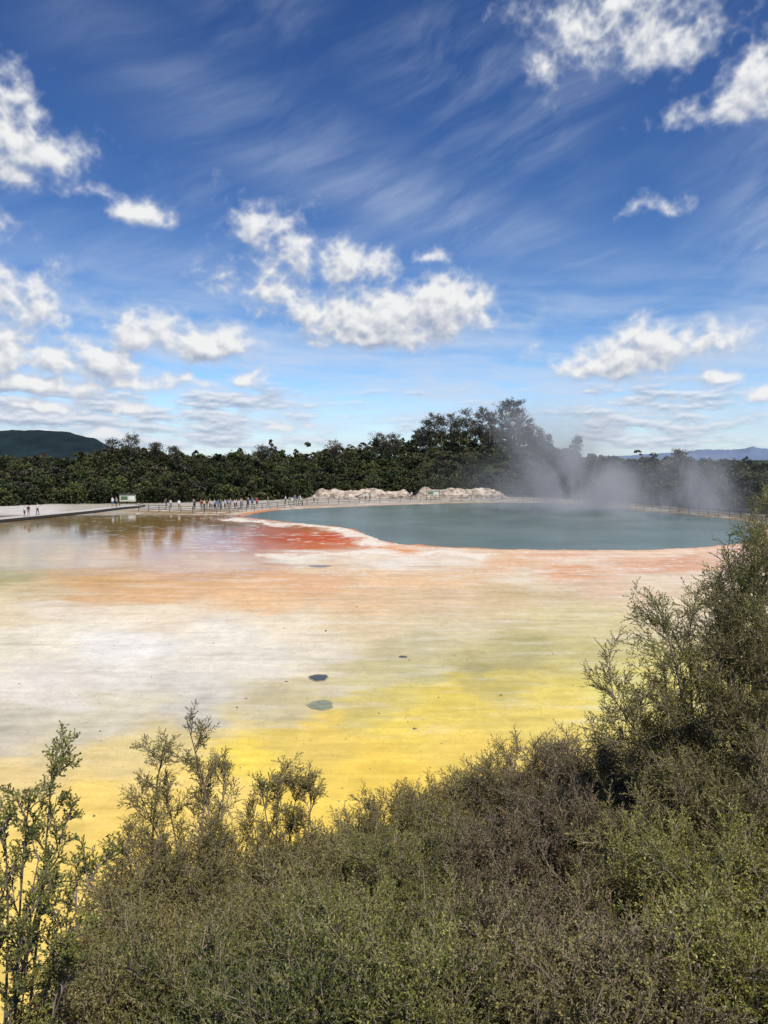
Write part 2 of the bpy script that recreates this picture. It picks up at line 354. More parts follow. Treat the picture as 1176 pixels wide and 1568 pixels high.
wl=np.maximum(wl,(1-sm(838,850,vt))*sm(790,796,vn_)*(1-sm(545,575,un))*.30)
wl=np.maximum(wl*.97,.25*(1-sm(905,965,vt))*sm(300,420,un)*sm(852,862,vt))
wl=wl*(1-wt1)
wl=np.where(vn_<788,0,wl)
C[idx]=np.clip(c,.01,.84); wet[idx]=np.clip(wl,0,1)
s=np.maximum(yf,0)+np.abs(xf)*.22
soil=np.stack([.085+.03*fbm(xf,yf,3,3),.07+.03*fbm(xf,yf,3,4),.04+0*xf],1)
ks=(1-sm(10.8,12.3,s+(fbm(xf*.8,yf*.8,3,8)-.5)*2))[:,None]
C=C*(1-ks)+soil*ks; wet*=(1-ks[:,0])
fd,uF=front_d(xf,yf); tt=yf-fd
gr=np.stack([.035+0*xf,.042+0*xf,.018+0*xf],1)*(.7+.8*fbm(xf/6,yf/6,3,70))[:,None]
kf=sm(-3,4,tt)*(yf>60); kf=np.where((np.abs(xf)>185)|((yf<8)&(s>12)),1.0,kf)[:,None]
C=C*(1-kf)+gr*kf
rt=sm(1500,2600,yf)[:,None]; C=C*(1-rt)+np.array([.15,.20,.30])*rt*(.85+.3*fbm(xf/60,yf/60,3,71))[:,None]  # distance haze painted as blue-grey into the far hills' colour
lt=(sm(500,700,yf)*(1-sm(1300,1500,yf)))[:,None]; C=C*(1-lt)+np.array([.016,.028,.032])*lt*(.5+1.0*fbm(xf/12,yf/25,4,75))[:,None]
Vt=np.vstack([np.stack([xf,yf,Z],1),[[0,0,7.4]]])
ii=np.arange(nr-1)[:,None]*nt_; jj=np.arange(nt_)[None,:]; j2=(jj+1)%nt_
q=np.stack([(ii+jj),(ii+j2),(ii+nt_+j2),(ii+nt_+jj)],-1).reshape(-1,4)
m_,ntm,Nm,Lm,B=newmat("sinter_ground")
M,V,R,NZ,MX=mk(Nm,Lm)
at=Nm.new("ShaderNodeAttribute"); at.attribute_name="Col"; aw=Nm.new("ShaderNodeAttribute"); aw.attribute_name="wet"
tcm=Nm.new("ShaderNodeTexCoord"); ob=tcm.outputs["Object"]
n1,_=NZ(ob,1.7,6,.65,'3D'); n2,_=NZ(ob,9,3,.6,'3D')
mu=M('MULTIPLY_ADD',n1,.40,.80); mu=M('MULTIPLY',mu,M('MULTIPLY_ADD',n2,.24,.88))
vm=Nm.new("ShaderNodeVectorMath"); vm.operation='SCALE'; Lm.new(at.outputs["Color"],vm.inputs[0]); Lm.new(mu,vm.inputs["Scale"])
Lm.new(vm.outputs[0],B.inputs["Base Color"])
Lm.new(R(aw.outputs["Fac"],0,1,.9,.05,'LINEAR'),B.inputs["Roughness"])
B.inputs["IOR"].default_value=1.33
Lm.new(R(aw.outputs["Fac"],0,1,.05,.24,'LINEAR'),B.inputs["Specular IOR Level"])
bp=Nm.new("ShaderNodeBump"); bp.inputs["Distance"].default_value=.03; Lm.new(M('ADD',n1,M('MULTIPLY',n2,.3)),bp.inputs["Height"])
Lm.new(R(aw.outputs["Fac"],0,.8,.6,.012,'LINEAR'),bp.inputs["Strength"]); Lm.new(bp.outputs[0],B.inputs["Normal"])
me=mesh_np("ground",Vt,q,[m_],True)
setcol(me,"Col",np.vstack([C,[[.08,.07,.04]]])); setf(me,"wet",np.append(wet,0))
link(bpy.data.objects.new("ground",me))
# ---------------------------------------------------------------- pool water
m_,ntm,Nm,Lm,B=newmat("hot_pool_water")
M,V,R,NZ,MX=mk(Nm,Lm)
tcm=Nm.new("ShaderNodeTexCoord"); ob=tcm.outputs["Object"]
n1,_=NZ(ob,.06,5,.6,'3D')
Lm.new(MX(R(n1,.35,.65),(.100,.145,.122,1),(.140,.190,.162,1)),B.inputs["Base Color"])
B.inputs["Roughness"].default_value=.24; B.inputs["IOR"].default_value=1.33; B.inputs["Specular IOR Level"].default_value=.22
n2,_=NZ(ob,2.5,3,.6,'3D'); bp=Nm.new("ShaderNodeBump"); bp.inputs["Distance"].default_value=.06; bp.inputs["Strength"].default_value=.6; Lm.new(n2,bp.inputs["Height"]); Lm.new(bp.outputs[0],B.inputs["Normal"])
cc=pool.mean(0); pe=cc+(pool-cc)*1.02
n=len(pe); Vp=np.vstack([np.c_[pe,np.full(n,-.03)],[[cc[0],cc[1],-.03]]])
fp=[[i,(i+1)%n,n] for i in range(n)]
link(bpy.data.objects.new("hot_spring_pool_water",mesh_np("pool_water",Vp,fp,[m_])))
# ---------------------------------------------------------------- forest mass
def tuft_mat(name):
    m,nt0,N0,L0,B0=newmat(name); a=N0.new("ShaderNodeAttribute"); a.attribute_name="Col"
    L0.new(a.outputs["Color"],B0.inputs["Base Color"]); B0.inputs["Roughness"].default_value=.75; B0.inputs["Specular IOR Level"].default_value=.15
    return m
fm=tuft_mat("scrub_foliage")
def tris(centers,size,upb=0.0):
    n=len(centers); nn=rng.normal(size=(n,3)); nn[:,2]+=upb; nn/=np.linalg.norm(nn,axis=1,keepdims=True)
    a=np.cross(nn,rng.normal(size=(n,3))); a/=np.linalg.norm(a,axis=1,keepdims=True); b_=np.cross(nn,a)
    s_=size[:,None]
    v0=centers+a*s_; v1=centers-a*s_*.5+b_*s_*.8; v2=centers-a*s_*.5-b_*s_*.8
    return np.stack([v0,v1,v2],1).reshape(-1,3)
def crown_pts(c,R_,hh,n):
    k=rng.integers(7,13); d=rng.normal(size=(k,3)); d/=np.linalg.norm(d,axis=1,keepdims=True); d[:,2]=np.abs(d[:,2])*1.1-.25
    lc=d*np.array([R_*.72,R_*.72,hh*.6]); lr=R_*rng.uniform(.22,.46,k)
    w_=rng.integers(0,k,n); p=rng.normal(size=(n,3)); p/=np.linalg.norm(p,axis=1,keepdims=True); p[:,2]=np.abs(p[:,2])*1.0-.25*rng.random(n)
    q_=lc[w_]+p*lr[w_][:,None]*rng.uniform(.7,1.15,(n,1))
    sh_=.5+.7*np.clip(p[:,2],0,1)  # painted shading: lobe tops lighter, undersides darker, multiplied into the leaf colour
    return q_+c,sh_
Vf=[];Cf=[]
for _ in range(3300):
    t=rng.random()**1.2*100-1; u=rng.uniform(-260,1430)
    tb=(u-588)/F; 
    fdv,_u=front_d(np.array([tb*100]),np.array([100.0])); y=float(fdv[0])+t; x=tb*y
    ch=float(canopy(np.array([x]),np.array([y]))[0][0]); 
    R_=rng.uniform(1.1,3.1)*(.7 if t<6 else 1); hh=R_*rng.uniform(.8,1.6)
    kind=rng.random()
    top=ch+rng.normal()*.8-.2
    if t>12 and kind<.18: top+=rng.uniform(.8,3.0); R_*=.75; hh*=1.9
    if 470<u<780 and t<2.5: continue
    base=np.array([.074,.088,.034])*rng.uniform(.40,1.35)
    r_=rng.random()
    if r_<.24: base=np.array([.102,.098,.042])*rng.uniform(.6,1.2)
    elif r_<.34: base=np.array([.095,.084,.062])*rng.uniform(.6,1.1)
    elif r_<.42: base=np.array([.120,.138,.042])*rng.uniform(.7,1.1)
    elif r_<.56: base=np.array([.032,.042,.022])
    n=330 if t<70 else 150
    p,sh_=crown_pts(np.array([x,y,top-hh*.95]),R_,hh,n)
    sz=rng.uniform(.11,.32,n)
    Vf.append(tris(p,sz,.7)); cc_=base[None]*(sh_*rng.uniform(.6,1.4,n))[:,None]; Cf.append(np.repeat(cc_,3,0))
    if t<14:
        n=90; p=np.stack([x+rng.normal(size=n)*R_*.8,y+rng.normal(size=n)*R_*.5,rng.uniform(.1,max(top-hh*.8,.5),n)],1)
        Vf.append(tris(p,rng.uniform(.2,.4,n))); Cf.append(np.repeat(base[None]*rng.uniform(.35,.9,(n,1)),3,0))  # tufts under the crowns coloured darker, as painted shade
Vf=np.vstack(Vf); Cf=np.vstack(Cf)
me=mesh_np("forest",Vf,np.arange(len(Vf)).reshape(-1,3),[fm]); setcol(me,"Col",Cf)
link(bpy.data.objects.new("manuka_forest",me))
# ---------------------------------------------------------------- hill trees
bark=simple("pine_bark",(.20,.165,.135),.9)
def pine(u,vtop,vbase,depth,wpx,kind=0):
    a=W(u,vbase,depth); bt=W(u,vtop,depth); h=bt[2]-a[2]; wr=wpx/F*depth/2
    e=empty("pine_tree",tuple(a-np.array([0,0,1.0])))
    mb=MB(); ln=rng.normal(size=2)*.5
    zs=np.linspace(0,1,6); tp=np.stack([ln[0]*zs**2,ln[1]*zs**2,zs*(h+.6)],1); mb.tube(tp,.17*(1-zs*.85),6)
    pts=[];shs=[]
    for k in range(int(40+h*4)):
        t=rng.uniform(.30 if kind else .15,1.0); o=np.array([np.interp(t,zs,tp[:,0]),np.interp(t,zs,tp[:,1]),t*(h+.6)])
        prof=(math.sqrt(max(.05,1-((t-.70)/.36)**2)) if kind else math.sqrt(max(.04,1-((t-.5)/.56)**2))); ll=max(.3,wr*prof)*rng.uniform(.35,1.1)
        an=rng.uniform(0,6.28); d=np.array([math.cos(an),math.sin(an),rng.uniform(.2,.8)])*ll
        mb.tube([o,o+d*.5+[0,0,-.04],o+d],[.045,.03,.01],3)
        m=30; w_=o+d*rng.uniform(.45,1.08,(m,1))+rng.normal(size=(m,3))*[.26,.26,.22]; pts.append(w_); shs.append(rng.uniform(.5,1.5)*rng.uniform(.7,1.3,m))
    link(bpy.data.objects.new("trunk",mb.build("pine_trunk",[bark],True)),e)
    p=np.vstack(pts); s_=np.concatenate(shs); tv_=tris(p,rng.uniform(.08,.20,len(p)),.5)
    me=mesh_np("pine_crown",tv_,np.arange(len(tv_)).reshape(-1,3),[fm]); base=np.array([.084,.076,.052])*rng.uniform(.75,1.25)
    setcol(me,"Col",np.repeat(base[None]*s_[:,None],3,0)); link(bpy.data.objects.new("crown",me),e)
for (u,a,b_,d,w_,k) in [(666,634,674,205,30,0),(676,638,672,208,26,0),(690,635,674,209,34,0),(703,640,674,204,30,0),(716,627,672,204,30,0),(728,633,672,207,28,0),(737,625,672,206,28,0),(750,631,672,203,26,0),(757,641,672,205,24,0),(768,616,668,206,32,1),(780,613,668,205,34,1),(790,615,668,203,34,1),(797,627,670,208,28,1),(806,642,674,205,24,0),(655,643,680,206,28,0),(643,654,682,207,24,0),(816,652,682,206,26,0),(828,658,684,206,22,0),(882,666,706,170,18,0),(200,666,698,180,34,0),(580,664,690,200,34,0),(1042,690,718,160,34,0),(174,672,700,185,26,0),(510,676,700,190,30,0),(838,665,690,204,16,0),(268,684,702,178,24,0),(238,678,700,180,26,0),(600,666,690,198,30,0),(400,684,704,180,30,0)]:
    pine(u,a,b_,d,w_,k)
# ---------------------------------------------------------------- sinter cliffs behind the pool
m_,ntm,Nm,Lm,B=newmat("pale_sinter_rock"); M,V,R,NZ,MX=mk(Nm,Lm)
tcm=Nm.new("ShaderNodeTexCoord"); n1,_=NZ(V('MULTIPLY',tcm.outputs["Object"],(1,1,2.2)),.8,6,.65,'3D')
Lm.new(MX(R(n1,.38,.64),(.20,.155,.11,1),(.60,.50,.39,1)),B.inputs["Base Color"]); B.inputs["Roughness"].default_value=.95
rock=m_
def cliff(u0,u1,v0,hpx,sd0):
    n=int((u1-u0)*1.6);mz=16; us__=np.linspace(u0,u1,n); Vc=[]
    hn=pf(us__*.03+sd0,us__*0+.5,5,80,.55); hn=.85+hn*.6
    e_=np.minimum(sm(0,.12,(us__-u0)/(u1-u0)),sm(1,.85,(us__-u0)/(u1-u0)))
    for i in range(n):
        a=G(us__[i],v0,0.1); hh=max(.15,hpx/F*a[1]*e_[i]*hn[i])
        s_=np.linspace(0,1,mz); off=pf(np.full(mz,us__[i]*.07),s_*1.6,5,82+int(sd0),.55)*.9
        zz=hh*np.minimum(1,s_*1.45)+np.where((s_>.1)&(s_<.75),pf(np.full(mz,us__[i]*.15),s_*4,3,84)*.25,0); yy=a[1]-.6+s_**1.5*2.6+off*np.where(s_<.05,.4,1)
        for j in range(mz): Vc.append([a[0],yy[j],max(zz[j],-.05) if j else -.1])
    q_=[[i*mz+j,(i+1)*mz+j,(i+1)*mz+j+1,i*mz+j+1] for i in range(n-1) for j in range(mz-1)]
    link(bpy.data.objects.new("sinter_cliff",mesh_np("cliff",Vc,q_,[rock],True)))
cliff(468,640,763,15,3); cliff(632,782,762,18,9)
# scrub growing over the bank
Vb=[];Cb=[]
for k in range(110):
    u=rng.uniform(465,785); pz=G(u,761.5); fr=rng.random()<.35
    x,y=pz[0],pz[1]+(rng.uniform(-.9,.8) if fr else rng.uniform(1.2,4.0)); zt=(rng.uniform(.9,2.2) if fr else rng.uniform(2.3,3.9)); R_=rng.uniform(.5,1.2)
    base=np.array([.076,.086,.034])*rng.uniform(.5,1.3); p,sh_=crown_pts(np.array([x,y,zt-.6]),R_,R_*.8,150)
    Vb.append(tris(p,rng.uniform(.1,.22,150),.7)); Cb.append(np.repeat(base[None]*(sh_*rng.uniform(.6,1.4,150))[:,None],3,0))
Vb=np.vstack(Vb); me=mesh_np("bank_scrub",Vb,np.arange(len(Vb)).reshape(-1,3),[fm]); setcol(me,"Col",np.vstack(Cb)); link(bpy.data.objects.new("bank_scrub",me))
# ---------------------------------------------------------------- fences, boardwalk
wood=simple("weathered_wood",(.15,.125,.10),.85); wood2=simple("dark_timber",(.045,.04,.035),.8); pale=simple("pale_gravel",(.50,.46,.40),.9)
def resample(p,step):
    p=np.array(p); d=np.r_[0,np.cumsum(np.linalg.norm(np.diff(p,axis=0),axis=1))]; n=max(2,int(d[-1]/step)+1); t=np.linspace(0,d[-1],n)
    return np.stack([np.interp(t,d,p[:,i]) for i in range(2)],1)
def fence(px,mat,rails=(.45,.78,1.10)):
    p=resample([G(u,v)[:2] for u,v in px],2.2); mb=MB()
    for i,(x,y) in enumerate(p):
        mb.box((x,y,.55+rng.normal()*.02),(.10,.10,1.2))
        if i<len(p)-1:
            x2,y2=p[i+1]; L_=math.hypot(x2-x,y2-y); a=math.atan2(y2-y,x2-x)
            for z in rails: mb.box(((x+x2)/2,(y+y2)/2-.075,z),(L_,.035,.08),0,a)
    link(bpy.data.objects.new("wooden_fence",mb.build("fence",[mat])))
fence([(212,783),(262,785),(330,787),(352,786),(400,781),(440,777),(470,773)],wood)
fence([(470,773),(560,770),(640,768),(760,766),(868,768)],wood)
wood3=simple("dark_weathered_rail",(.07,.062,.05),.85)
fence([(868,768),(900,771),(950,776),(1050,786),(1140,795),(1260,806)],wood3,(.55,1.05))
def strip(name,px,wd,z,th_,mat,edge=None):
    p=resample([G(u,v)[:2] for u,v in px],1.5); tg=np.gradient(p,axis=0); tg/=np.linalg.norm(tg,axis=1,keepdims=True); nn=np.stack([-tg[:,1],tg[:,0]],1)
    a=p-nn*wd/2;b_=p+nn*wd/2; n=len(p)
    Vs=np.vstack([np.c_[a,np.full(n,z)],np.c_[b_,np.full(n,z)],np.c_[a,np.full(n,z-th_)],np.c_[b_,np.full(n,z-th_)]]); q_=[];mi=[]
    for i in range(n-1):
        q_.append([i,i+1,n+i+1,n+i]);mi.append(0); q_.append([2*n+i,2*n+i+1,i+1,i]);mi.append(1); q_.append([n+i,n+i+1,3*n+i+1,3*n+i]);mi.append(1)
    me=mesh_np(name,Vs,q_,[mat,edge or mat],False,mi); return link(bpy.data.objects.new(name,me))
bw=strip("boardwalk",[(-300,826),(-60,805),(0,799),(60,793),(130,786),(178,780),(214,777)],2.6,.45,.38,pale,wood2)
strip("gravel_path",[(214,777),(262,779),(330,780),(400,775),(470,769.5),(560,767),(640,765.5),(760,764)],2.6,.10,.08,pale)
# ---------------------------------------------------------------- signs
cream=simple("sign_panel",(.55,.55,.40),.5,.35,2.5); green=simple("sign_green",(.08,.14,.07),.6); white=simple("white_paint",(.75,.75,.72),.5,.05)
def board(u,v,wd,hh,zc,roof=True):
    p=G(u,v); e=empty("information_board",tuple(p)); mb=MB()
    for s_ in(-1,1): mb.box((s_*wd/2,0,(zc+hh/2)/2+.1),(.12,.12,zc+hh/2+.2),0)
    mb.box((0,-.09,zc),(wd*.96,.06,hh),1)
    mb.box((0,-.13,zc+hh*.38),(wd*.85,.02,hh*.12),2); mb.box((-wd*.2,-.13,zc-.05),(wd*.4,.02,hh*.5),2); mb.box((wd*.24,-.13,zc-.05),(wd*.32,.02,hh*.45),3)
    if roof: mb.box((0,0,zc+hh/2+.16),(wd*1.12,.6,.08),0)
    link(bpy.data.objects.new("board",mb.build("board",[wood2,cream,green,white])),e)
board(196,777,3.0,1.3,1.75); board(663,766,2.6,.9,1.55,False); board(446,774,.9,.6,1.2,False); board(460,774,.8,.6,1.2,False)
# ---------------------------------------------------------------- people
skin_m=simple("skin",(.45,.27,.19),.6,.05); hairs=[simple("hair_dark",(.03,.02,.015),.6),simple("hair_brown",(.14,.08,.04),.6),simple("hat_cream",(.6,.55,.42),.8),simple("cap_navy",(.03,.04,.1),.8)]
shirts=[simple("shirt_"+n_,c_,.85) for n_,c_ in [("white",(.75,.75,.75)),("blue",(.08,.16,.35)),("black",(.03,.03,.035)),("red",(.45,.06,.05)),("grey",(.3,.3,.31)),("pink",(.6,.3,.32)),("green",(.15,.3,.12)),("yellow",(.65,.5,.12))]]
trs=[simple("trousers_"+n_,c_,.85) for n_,c_ in [("navy",(.035,.045,.08)),("black",(.02,.02,.022)),("khaki",(.28,.22,.14)),("denim",(.1,.15,.25))]]
shoe=simple("shoe",(.08,.08,.08),.6)
def body(pose):
    a=pose
    J={'pel':(0,0,.94,.125),'bel':(0,0,1.10,.115),'che':(0,.0,1.30,.14),'nk':(0,.0,1.475,.055),'h1':(0,.015,1.57,.082),'h2':(0,.015,1.665,.088),'h3':(0,.005,1.71,.05)}
    for s_,n_ in((-1,'l'),(1,'r')):
        up=a.get('arm'+n_,0); st=a.get('st',0)*s_
        J['sh'+n_]=(s_*.18,0,1.405,.062)
        if up==0: J['el'+n_]=(s_*.245,-.03,1.13,.043); J['wr'+n_]=(s_*.25,.06,.90,.030); J['ha'+n_]=(s_*.245,.09,.80,.034)
        elif up==1: J['el'+n_]=(s_*.24,.10,1.17,.043); J['wr'+n_]=(s_*.12,.30,1.38,.030); J['ha'+n_]=(s_*.07,.33,1.47,.034)
        else: J['el'+n_]=(s_*.27,-.06,1.14,.043); J['wr'+n_]=(s_*.15,.16,1.03,.030); J['ha'+n_]=(s_*.07,.20,1.02,.034)
        J['hi'+n_]=(s_*.095,0,.87,.098); J['kn'+n_]=(s_*.105,st*.5+.02,.49,.062); J['an'+n_]=(s_*.11,st*1.0-.02,.085,.042); J['to'+n_]=(s_*.125,st*1.0+.14,.04,.036)
    E=[('pel','bel'),('bel','che'),('che','nk'),('nk','h1'),('h1','h2'),('h2','h3')]
    for n_ in'lr': E+=[('che','sh'+n_),('sh'+n_,'el'+n_),('el'+n_,'wr'+n_),('wr'+n_,'ha'+n_),('pel','hi'+n_),('hi'+n_,'kn'+n_),('kn'+n_,'an'+n_),('an'+n_,'to'+n_)]
    ks_=list(J); me=bpy.data.meshes.new("b"); me.from_pydata([J[k][:3] for k in ks_],[(ks_.index(x),ks_.index(y)) for x,y in E],[])
    o=bpy.data.objects.new("b",me); scene.collection.objects.link(o)
    mo=o.modifiers.new("s",'SKIN'); sv=me.skin_vertices[0].data
    for i,k in enumerate(ks_): r=J[k][3]; sv[i].radius=(r*(1.25 if k in('che','bel','pel') else 1),r*(.85 if k in('che','bel','pel') else 1)); sv[i].use_root=(k=='pel')
    o.modifiers.new("d",'SUBSURF').levels=1
    dg=bpy.context.evaluated_depsgraph_get(); m2=bpy.data.meshes.new_from_object(o.evaluated_get(dg)); bpy.data.objects.remove(o); return m2
poses=[body({'st':0}),body({'st':.16}),body({'arml':1,'armr':1}),body({'armr':2,'st':.05}),body({'arml':2,'armr':2,'st':-.12})]
def person(x,y,z,face,pi=None,sh_=None):
    me=(poses[pi if pi is not None else int(rng.integers(0,5))]).copy(); me.name="person"
    me.materials.clear()
    hi=int(rng.integers(0,4)); 
    for m in(skin_m,hairs[hi],shirts[sh_ if sh_ is not None else int(rng.choice(8,p=[.34,.16,.16,.08,.12,.05,.05,.04]))],trs[int(rng.integers(0,4))],shoe): me.materials.append(m)
    shorts=rng.random()<.4
    for p in me.polygons:
        c_=p.center; i=2
        if c_.z>1.52: i=1 if (c_.z>1.685 or c_.y<-.005 ) else 0
        elif c_.z>1.455 and abs(c_.x)<.1: i=0
        elif c_.z<.07: i=4
        elif c_.z<.97 and abs(c_.x)<.22: i=0 if (shorts and c_.z<.5) else 3
        elif abs(c_.x)>.19 and c_.z<1.2 or c_.y>.15: i=0
        p.material_index=i; p.use_smooth=True
    o=bpy.data.objects.new("person",me); o.location=(x,y,z); o.rotation_euler=(0,0,face); k=rng.uniform(.93,1.07); o.scale=(k,k,k); link(o)
for (u,v,dz,pi,sh_) in [(37,796,.45,0,0),(57,793.5,.45,1,0),(172,781,.45,0,0),(178,780.5,.45,3,4),(43,795.5,.45,3,2)]:
    p=G(u,v); person(p[0],p[1]+.2,dz,rng.uniform(2.4,3.8),pi,sh_)
us_=list(np.linspace(298,392,27))+[255,262,274,410,436,452,462,480,560,568,630]
for u in us_:
    u=u+rng.normal()*1.5; v=np.interp(u,[214,262,330,400,470,640],[777.5,780,781.5,776.5,770.5,766.5])+rng.uniform(-.8,.8); p=G(u,v); person(p[0],p[1],.11,math.pi+rng.normal()*.9)
# ---------------------------------------------------------------- terrace vents and stones
dark=simple("vent_mud",(.05,.055,.045),.3,.3,4); rimm=simple("vent_rim",(.30,.27,.17),.9,.3,5); vgreen=simple("vent_green_water",(.24,.25,.13),.25,.25,3); vgrey=simple("vent_grey_water",(.20,.18,.15),.25,.3,2)
def vent(u,v,wpx,inner,asp=1.0):
    c_=G(u,v); r=wpx/2/F*c_[1]; n=48; rings=[(1.10,.002,0),(1.03,.012,0),(.97,.004,0),(.90,.006,1),(.45,.006,1)]
    ph=rng.uniform(0,6,5); Vv=[];
    for k,(s_,z,_) in enumerate(rings):
        for i in range(n):
            a=i*2*math.pi/n; w_=1+.10*math.sin(2*a+ph[0])+.07*math.sin(3*a+ph[1])+.04*math.sin(7*a+ph[2])+.03*math.sin(12*a+ph[3])
            Vv.append([math.cos(a)*r*s_*w_,math.sin(a)*r*s_*w_*asp,z+.014])
    Vv.append([0,0,.02]); q_=[];mi=[]
    for k in range(len(rings)-1):
        for i in range(n): q_.append([k*n+i,k*n+(i+1)%n,(k+1)*n+(i+1)%n,(k+1)*n+i]); mi.append(0 if k<2 else 1)
    b0=(len(rings)-1)*n
    for i in range(0,n,2): q_.append([b0+i,b0+(i+1)%n,b0+(i+2)%n,len(Vv)-1]); mi.append(1)
    o=bpy.data.objects.new("hot_spring_vent",mesh_np("vent",Vv,q_,[rimm,inner],True,mi)); o.location=(c_[0],c_[1],.0); link(o)
vent(488,1038,31,dark); vent(491,1080,40,vgreen); vent(617,1006,12,dark); vent(490,867,30,vgrey,.8)
Vs=[];Fs=[]
for _ in range(190):
    u=rng.uniform(-20,950); v=rng.uniform(900,1330) ; c_=G(u,v); r=rng.uniform(.012,.05)
    if rng.random()<.08: r*=2
    k=rng.normal(size=(6,3))*.2; V0=(np.array([[1,0,0],[-1,0,0],[0,1,0],[0,-1,0],[0,0,.7],[0,0,-.5]])+k)*r+c_
    n0=len(Vs)*6; Vs.append(V0); Fs+= [[n0,n0+2,n0+4],[n0+2,n0+1,n0+4],[n0+1,n0+3,n0+4],[n0+3,n0,n0+4]]
stone=simple("terrace_stone",(.16,.14,.11),.9)
link(bpy.data.objects.new("scattered_stones",mesh_np("stones",np.vstack(Vs),Fs,[stone])))
# ---------------------------------------------------------------- foreground shrubs
def leafmat(name,c0,c1,c2):
    m,nt0,N0,L0,B0=newmat(name); M,V,R,NZ,MX=mk(N0,L0)
    oi=N0.new("ShaderNodeObjectInfo"); geo=N0.new("ShaderNodeNewGeometry")
    r=N0.new("ShaderNodeValToRGB"); e=r.color_ramp.elements; e[0].color=(*c0,1); e[1].color=(*c2,1); x=e.new(.5); x.color=(*c1,1)
    rr_=M('ADD',M('MULTIPLY',oi.outputs["Random"],.65),M('MULTIPLY',geo.outputs["Random Per Island"],.35)); L0.new(rr_,r.inputs[0])
    rp=R(geo.outputs["Random Per Island"],0,1,.55,1.5,'LINEAR')
    vm=N0.new("ShaderNodeVectorMath"); vm.operation='SCALE'; L0.new(r.outputs[0],vm.inputs[0]); L0.new(rp,vm.inputs["Scale"])
    L0.new(vm.outputs[0],B0.inputs["Base Color"]); B0.inputs["Roughness"].default_value=.45; B0.inputs["Specular IOR Level"].default_value=.35
    tr=N0.new("ShaderNodeBsdfTranslucent"); L0.new(vm.outputs[0],tr.inputs[0]); ms=N0.new("ShaderNodeMixShader"); ms.inputs[0].default_value=.28
    L0.new(B0.outputs[0],ms.inputs[1]); L0.new(tr.outputs[0],ms.inputs[2]); L0.new(ms.outputs[0],N0["Material Output"].inputs[0])
    return m
twig=simple("twig_bark",(.26,.20,.15),.9)
LM={'green':leafmat("leaf_green",(.100,.115,.026),(.195,.205,.048),(.32,.32,.08)),
    'olive':leafmat("leaf_olive",(.120,.108,.034),(.230,.200,.062),(.35,.31,.10)),
    'brown':leafmat("leaf_brown",(.115,.088,.048),(.205,.160,.085),(.30,.245,.125)),
    'lime':leafmat("leaf_lime",(.15,.155,.028),(.28,.275,.058),(.44,.41,.11)),
    'dark':leafmat("leaf_dark",(.056,.074,.018),(.115,.135,.030),(.21,.22,.055))}
def sprig(seed,leaf,L_=.26,nl=9,lw=.30):
    r=np.random.default_rng(seed); v=[];f=[];mi=[]
    def leaf_(p,d,s):
        d=d/np.linalg.norm(d); sd_=np.cross(d,r.normal(size=3)); sd_/=np.linalg.norm(sd_); n0=len(v)
        v.extend([p,p+d*s*.45+sd_*s*lw*.5,p+d*s,p+d*s*.45-sd_*s*lw*.5]); f.append([n0,n0+1,n0+2,n0+3]); mi.append(0)
    def tube(a,b,ra,rb):
        d=b-a; d/=np.linalg.norm(d); x=np.cross(d,[.3,.8,.2]); x/=np.linalg.norm(x); y=np.cross(d,x); n0=len(v)
        for c_,rr_ in((a,ra),(b,rb)):
            for k in range(3): v.append(c_+rr_*(x*math.cos(k*2.094)+y*math.sin(k*2.094)))
        for k in range(3): f.append([n0+k,n0+(k+1)%3,n0+3+(k+1)%3,n0+3+k]); mi.append(1)
    bend=r.normal(size=3)*.05; ax=lambda t: np.array([bend[0]*t*t,bend[1]*t*t,L_*t])
    tube(ax(0),ax(.5),.0026,.0020); tube(ax(.5),ax(1),.0020,.0010)
    for i in range(nl):
        t=.12+.8*i/nl; p=ax(t); an=i*2.4+r.random(); ln=L_*r.uniform(.28,.5)*(1.1-t*.6)
        d=np.array([math.cos(an)*.65,math.sin(an)*.65,.8]); q_=p+d*ln; tube(p,q_,.0013,.0008)
        m=int(ln/leaf*2.2)+3
        for k in range(m):
            s_=.15+.85*k/m; leaf_(p+d*ln*s_,d*.9+r.normal(size=3)*.55,leaf*r.uniform(.7,1.25))
        for k in range(3): leaf_(q_,d+r.normal(size=3)*.4,leaf)
    for k in range(int(L_/leaf*1.3)):
        s_=.35+.65*k/(L_/leaf*1.3); leaf_(ax(min(s_,1)),np.array([0,0,.8])+r.normal(size=3)*.6,leaf)
    return np.array(v),np.array(f),np.array(mi)
def aimrot(d,spin):
    d=d/np.linalg.norm(d); th1=math.acos(max(-1,min(1,d[2]))); ph=math.atan2(d[1],d[0])+math.pi/2
    return Matrix.Rotation(ph,3,'Z')@Matrix.Rotation(th1,3,'X')@Matrix.Rotation(spin,3,'Z')
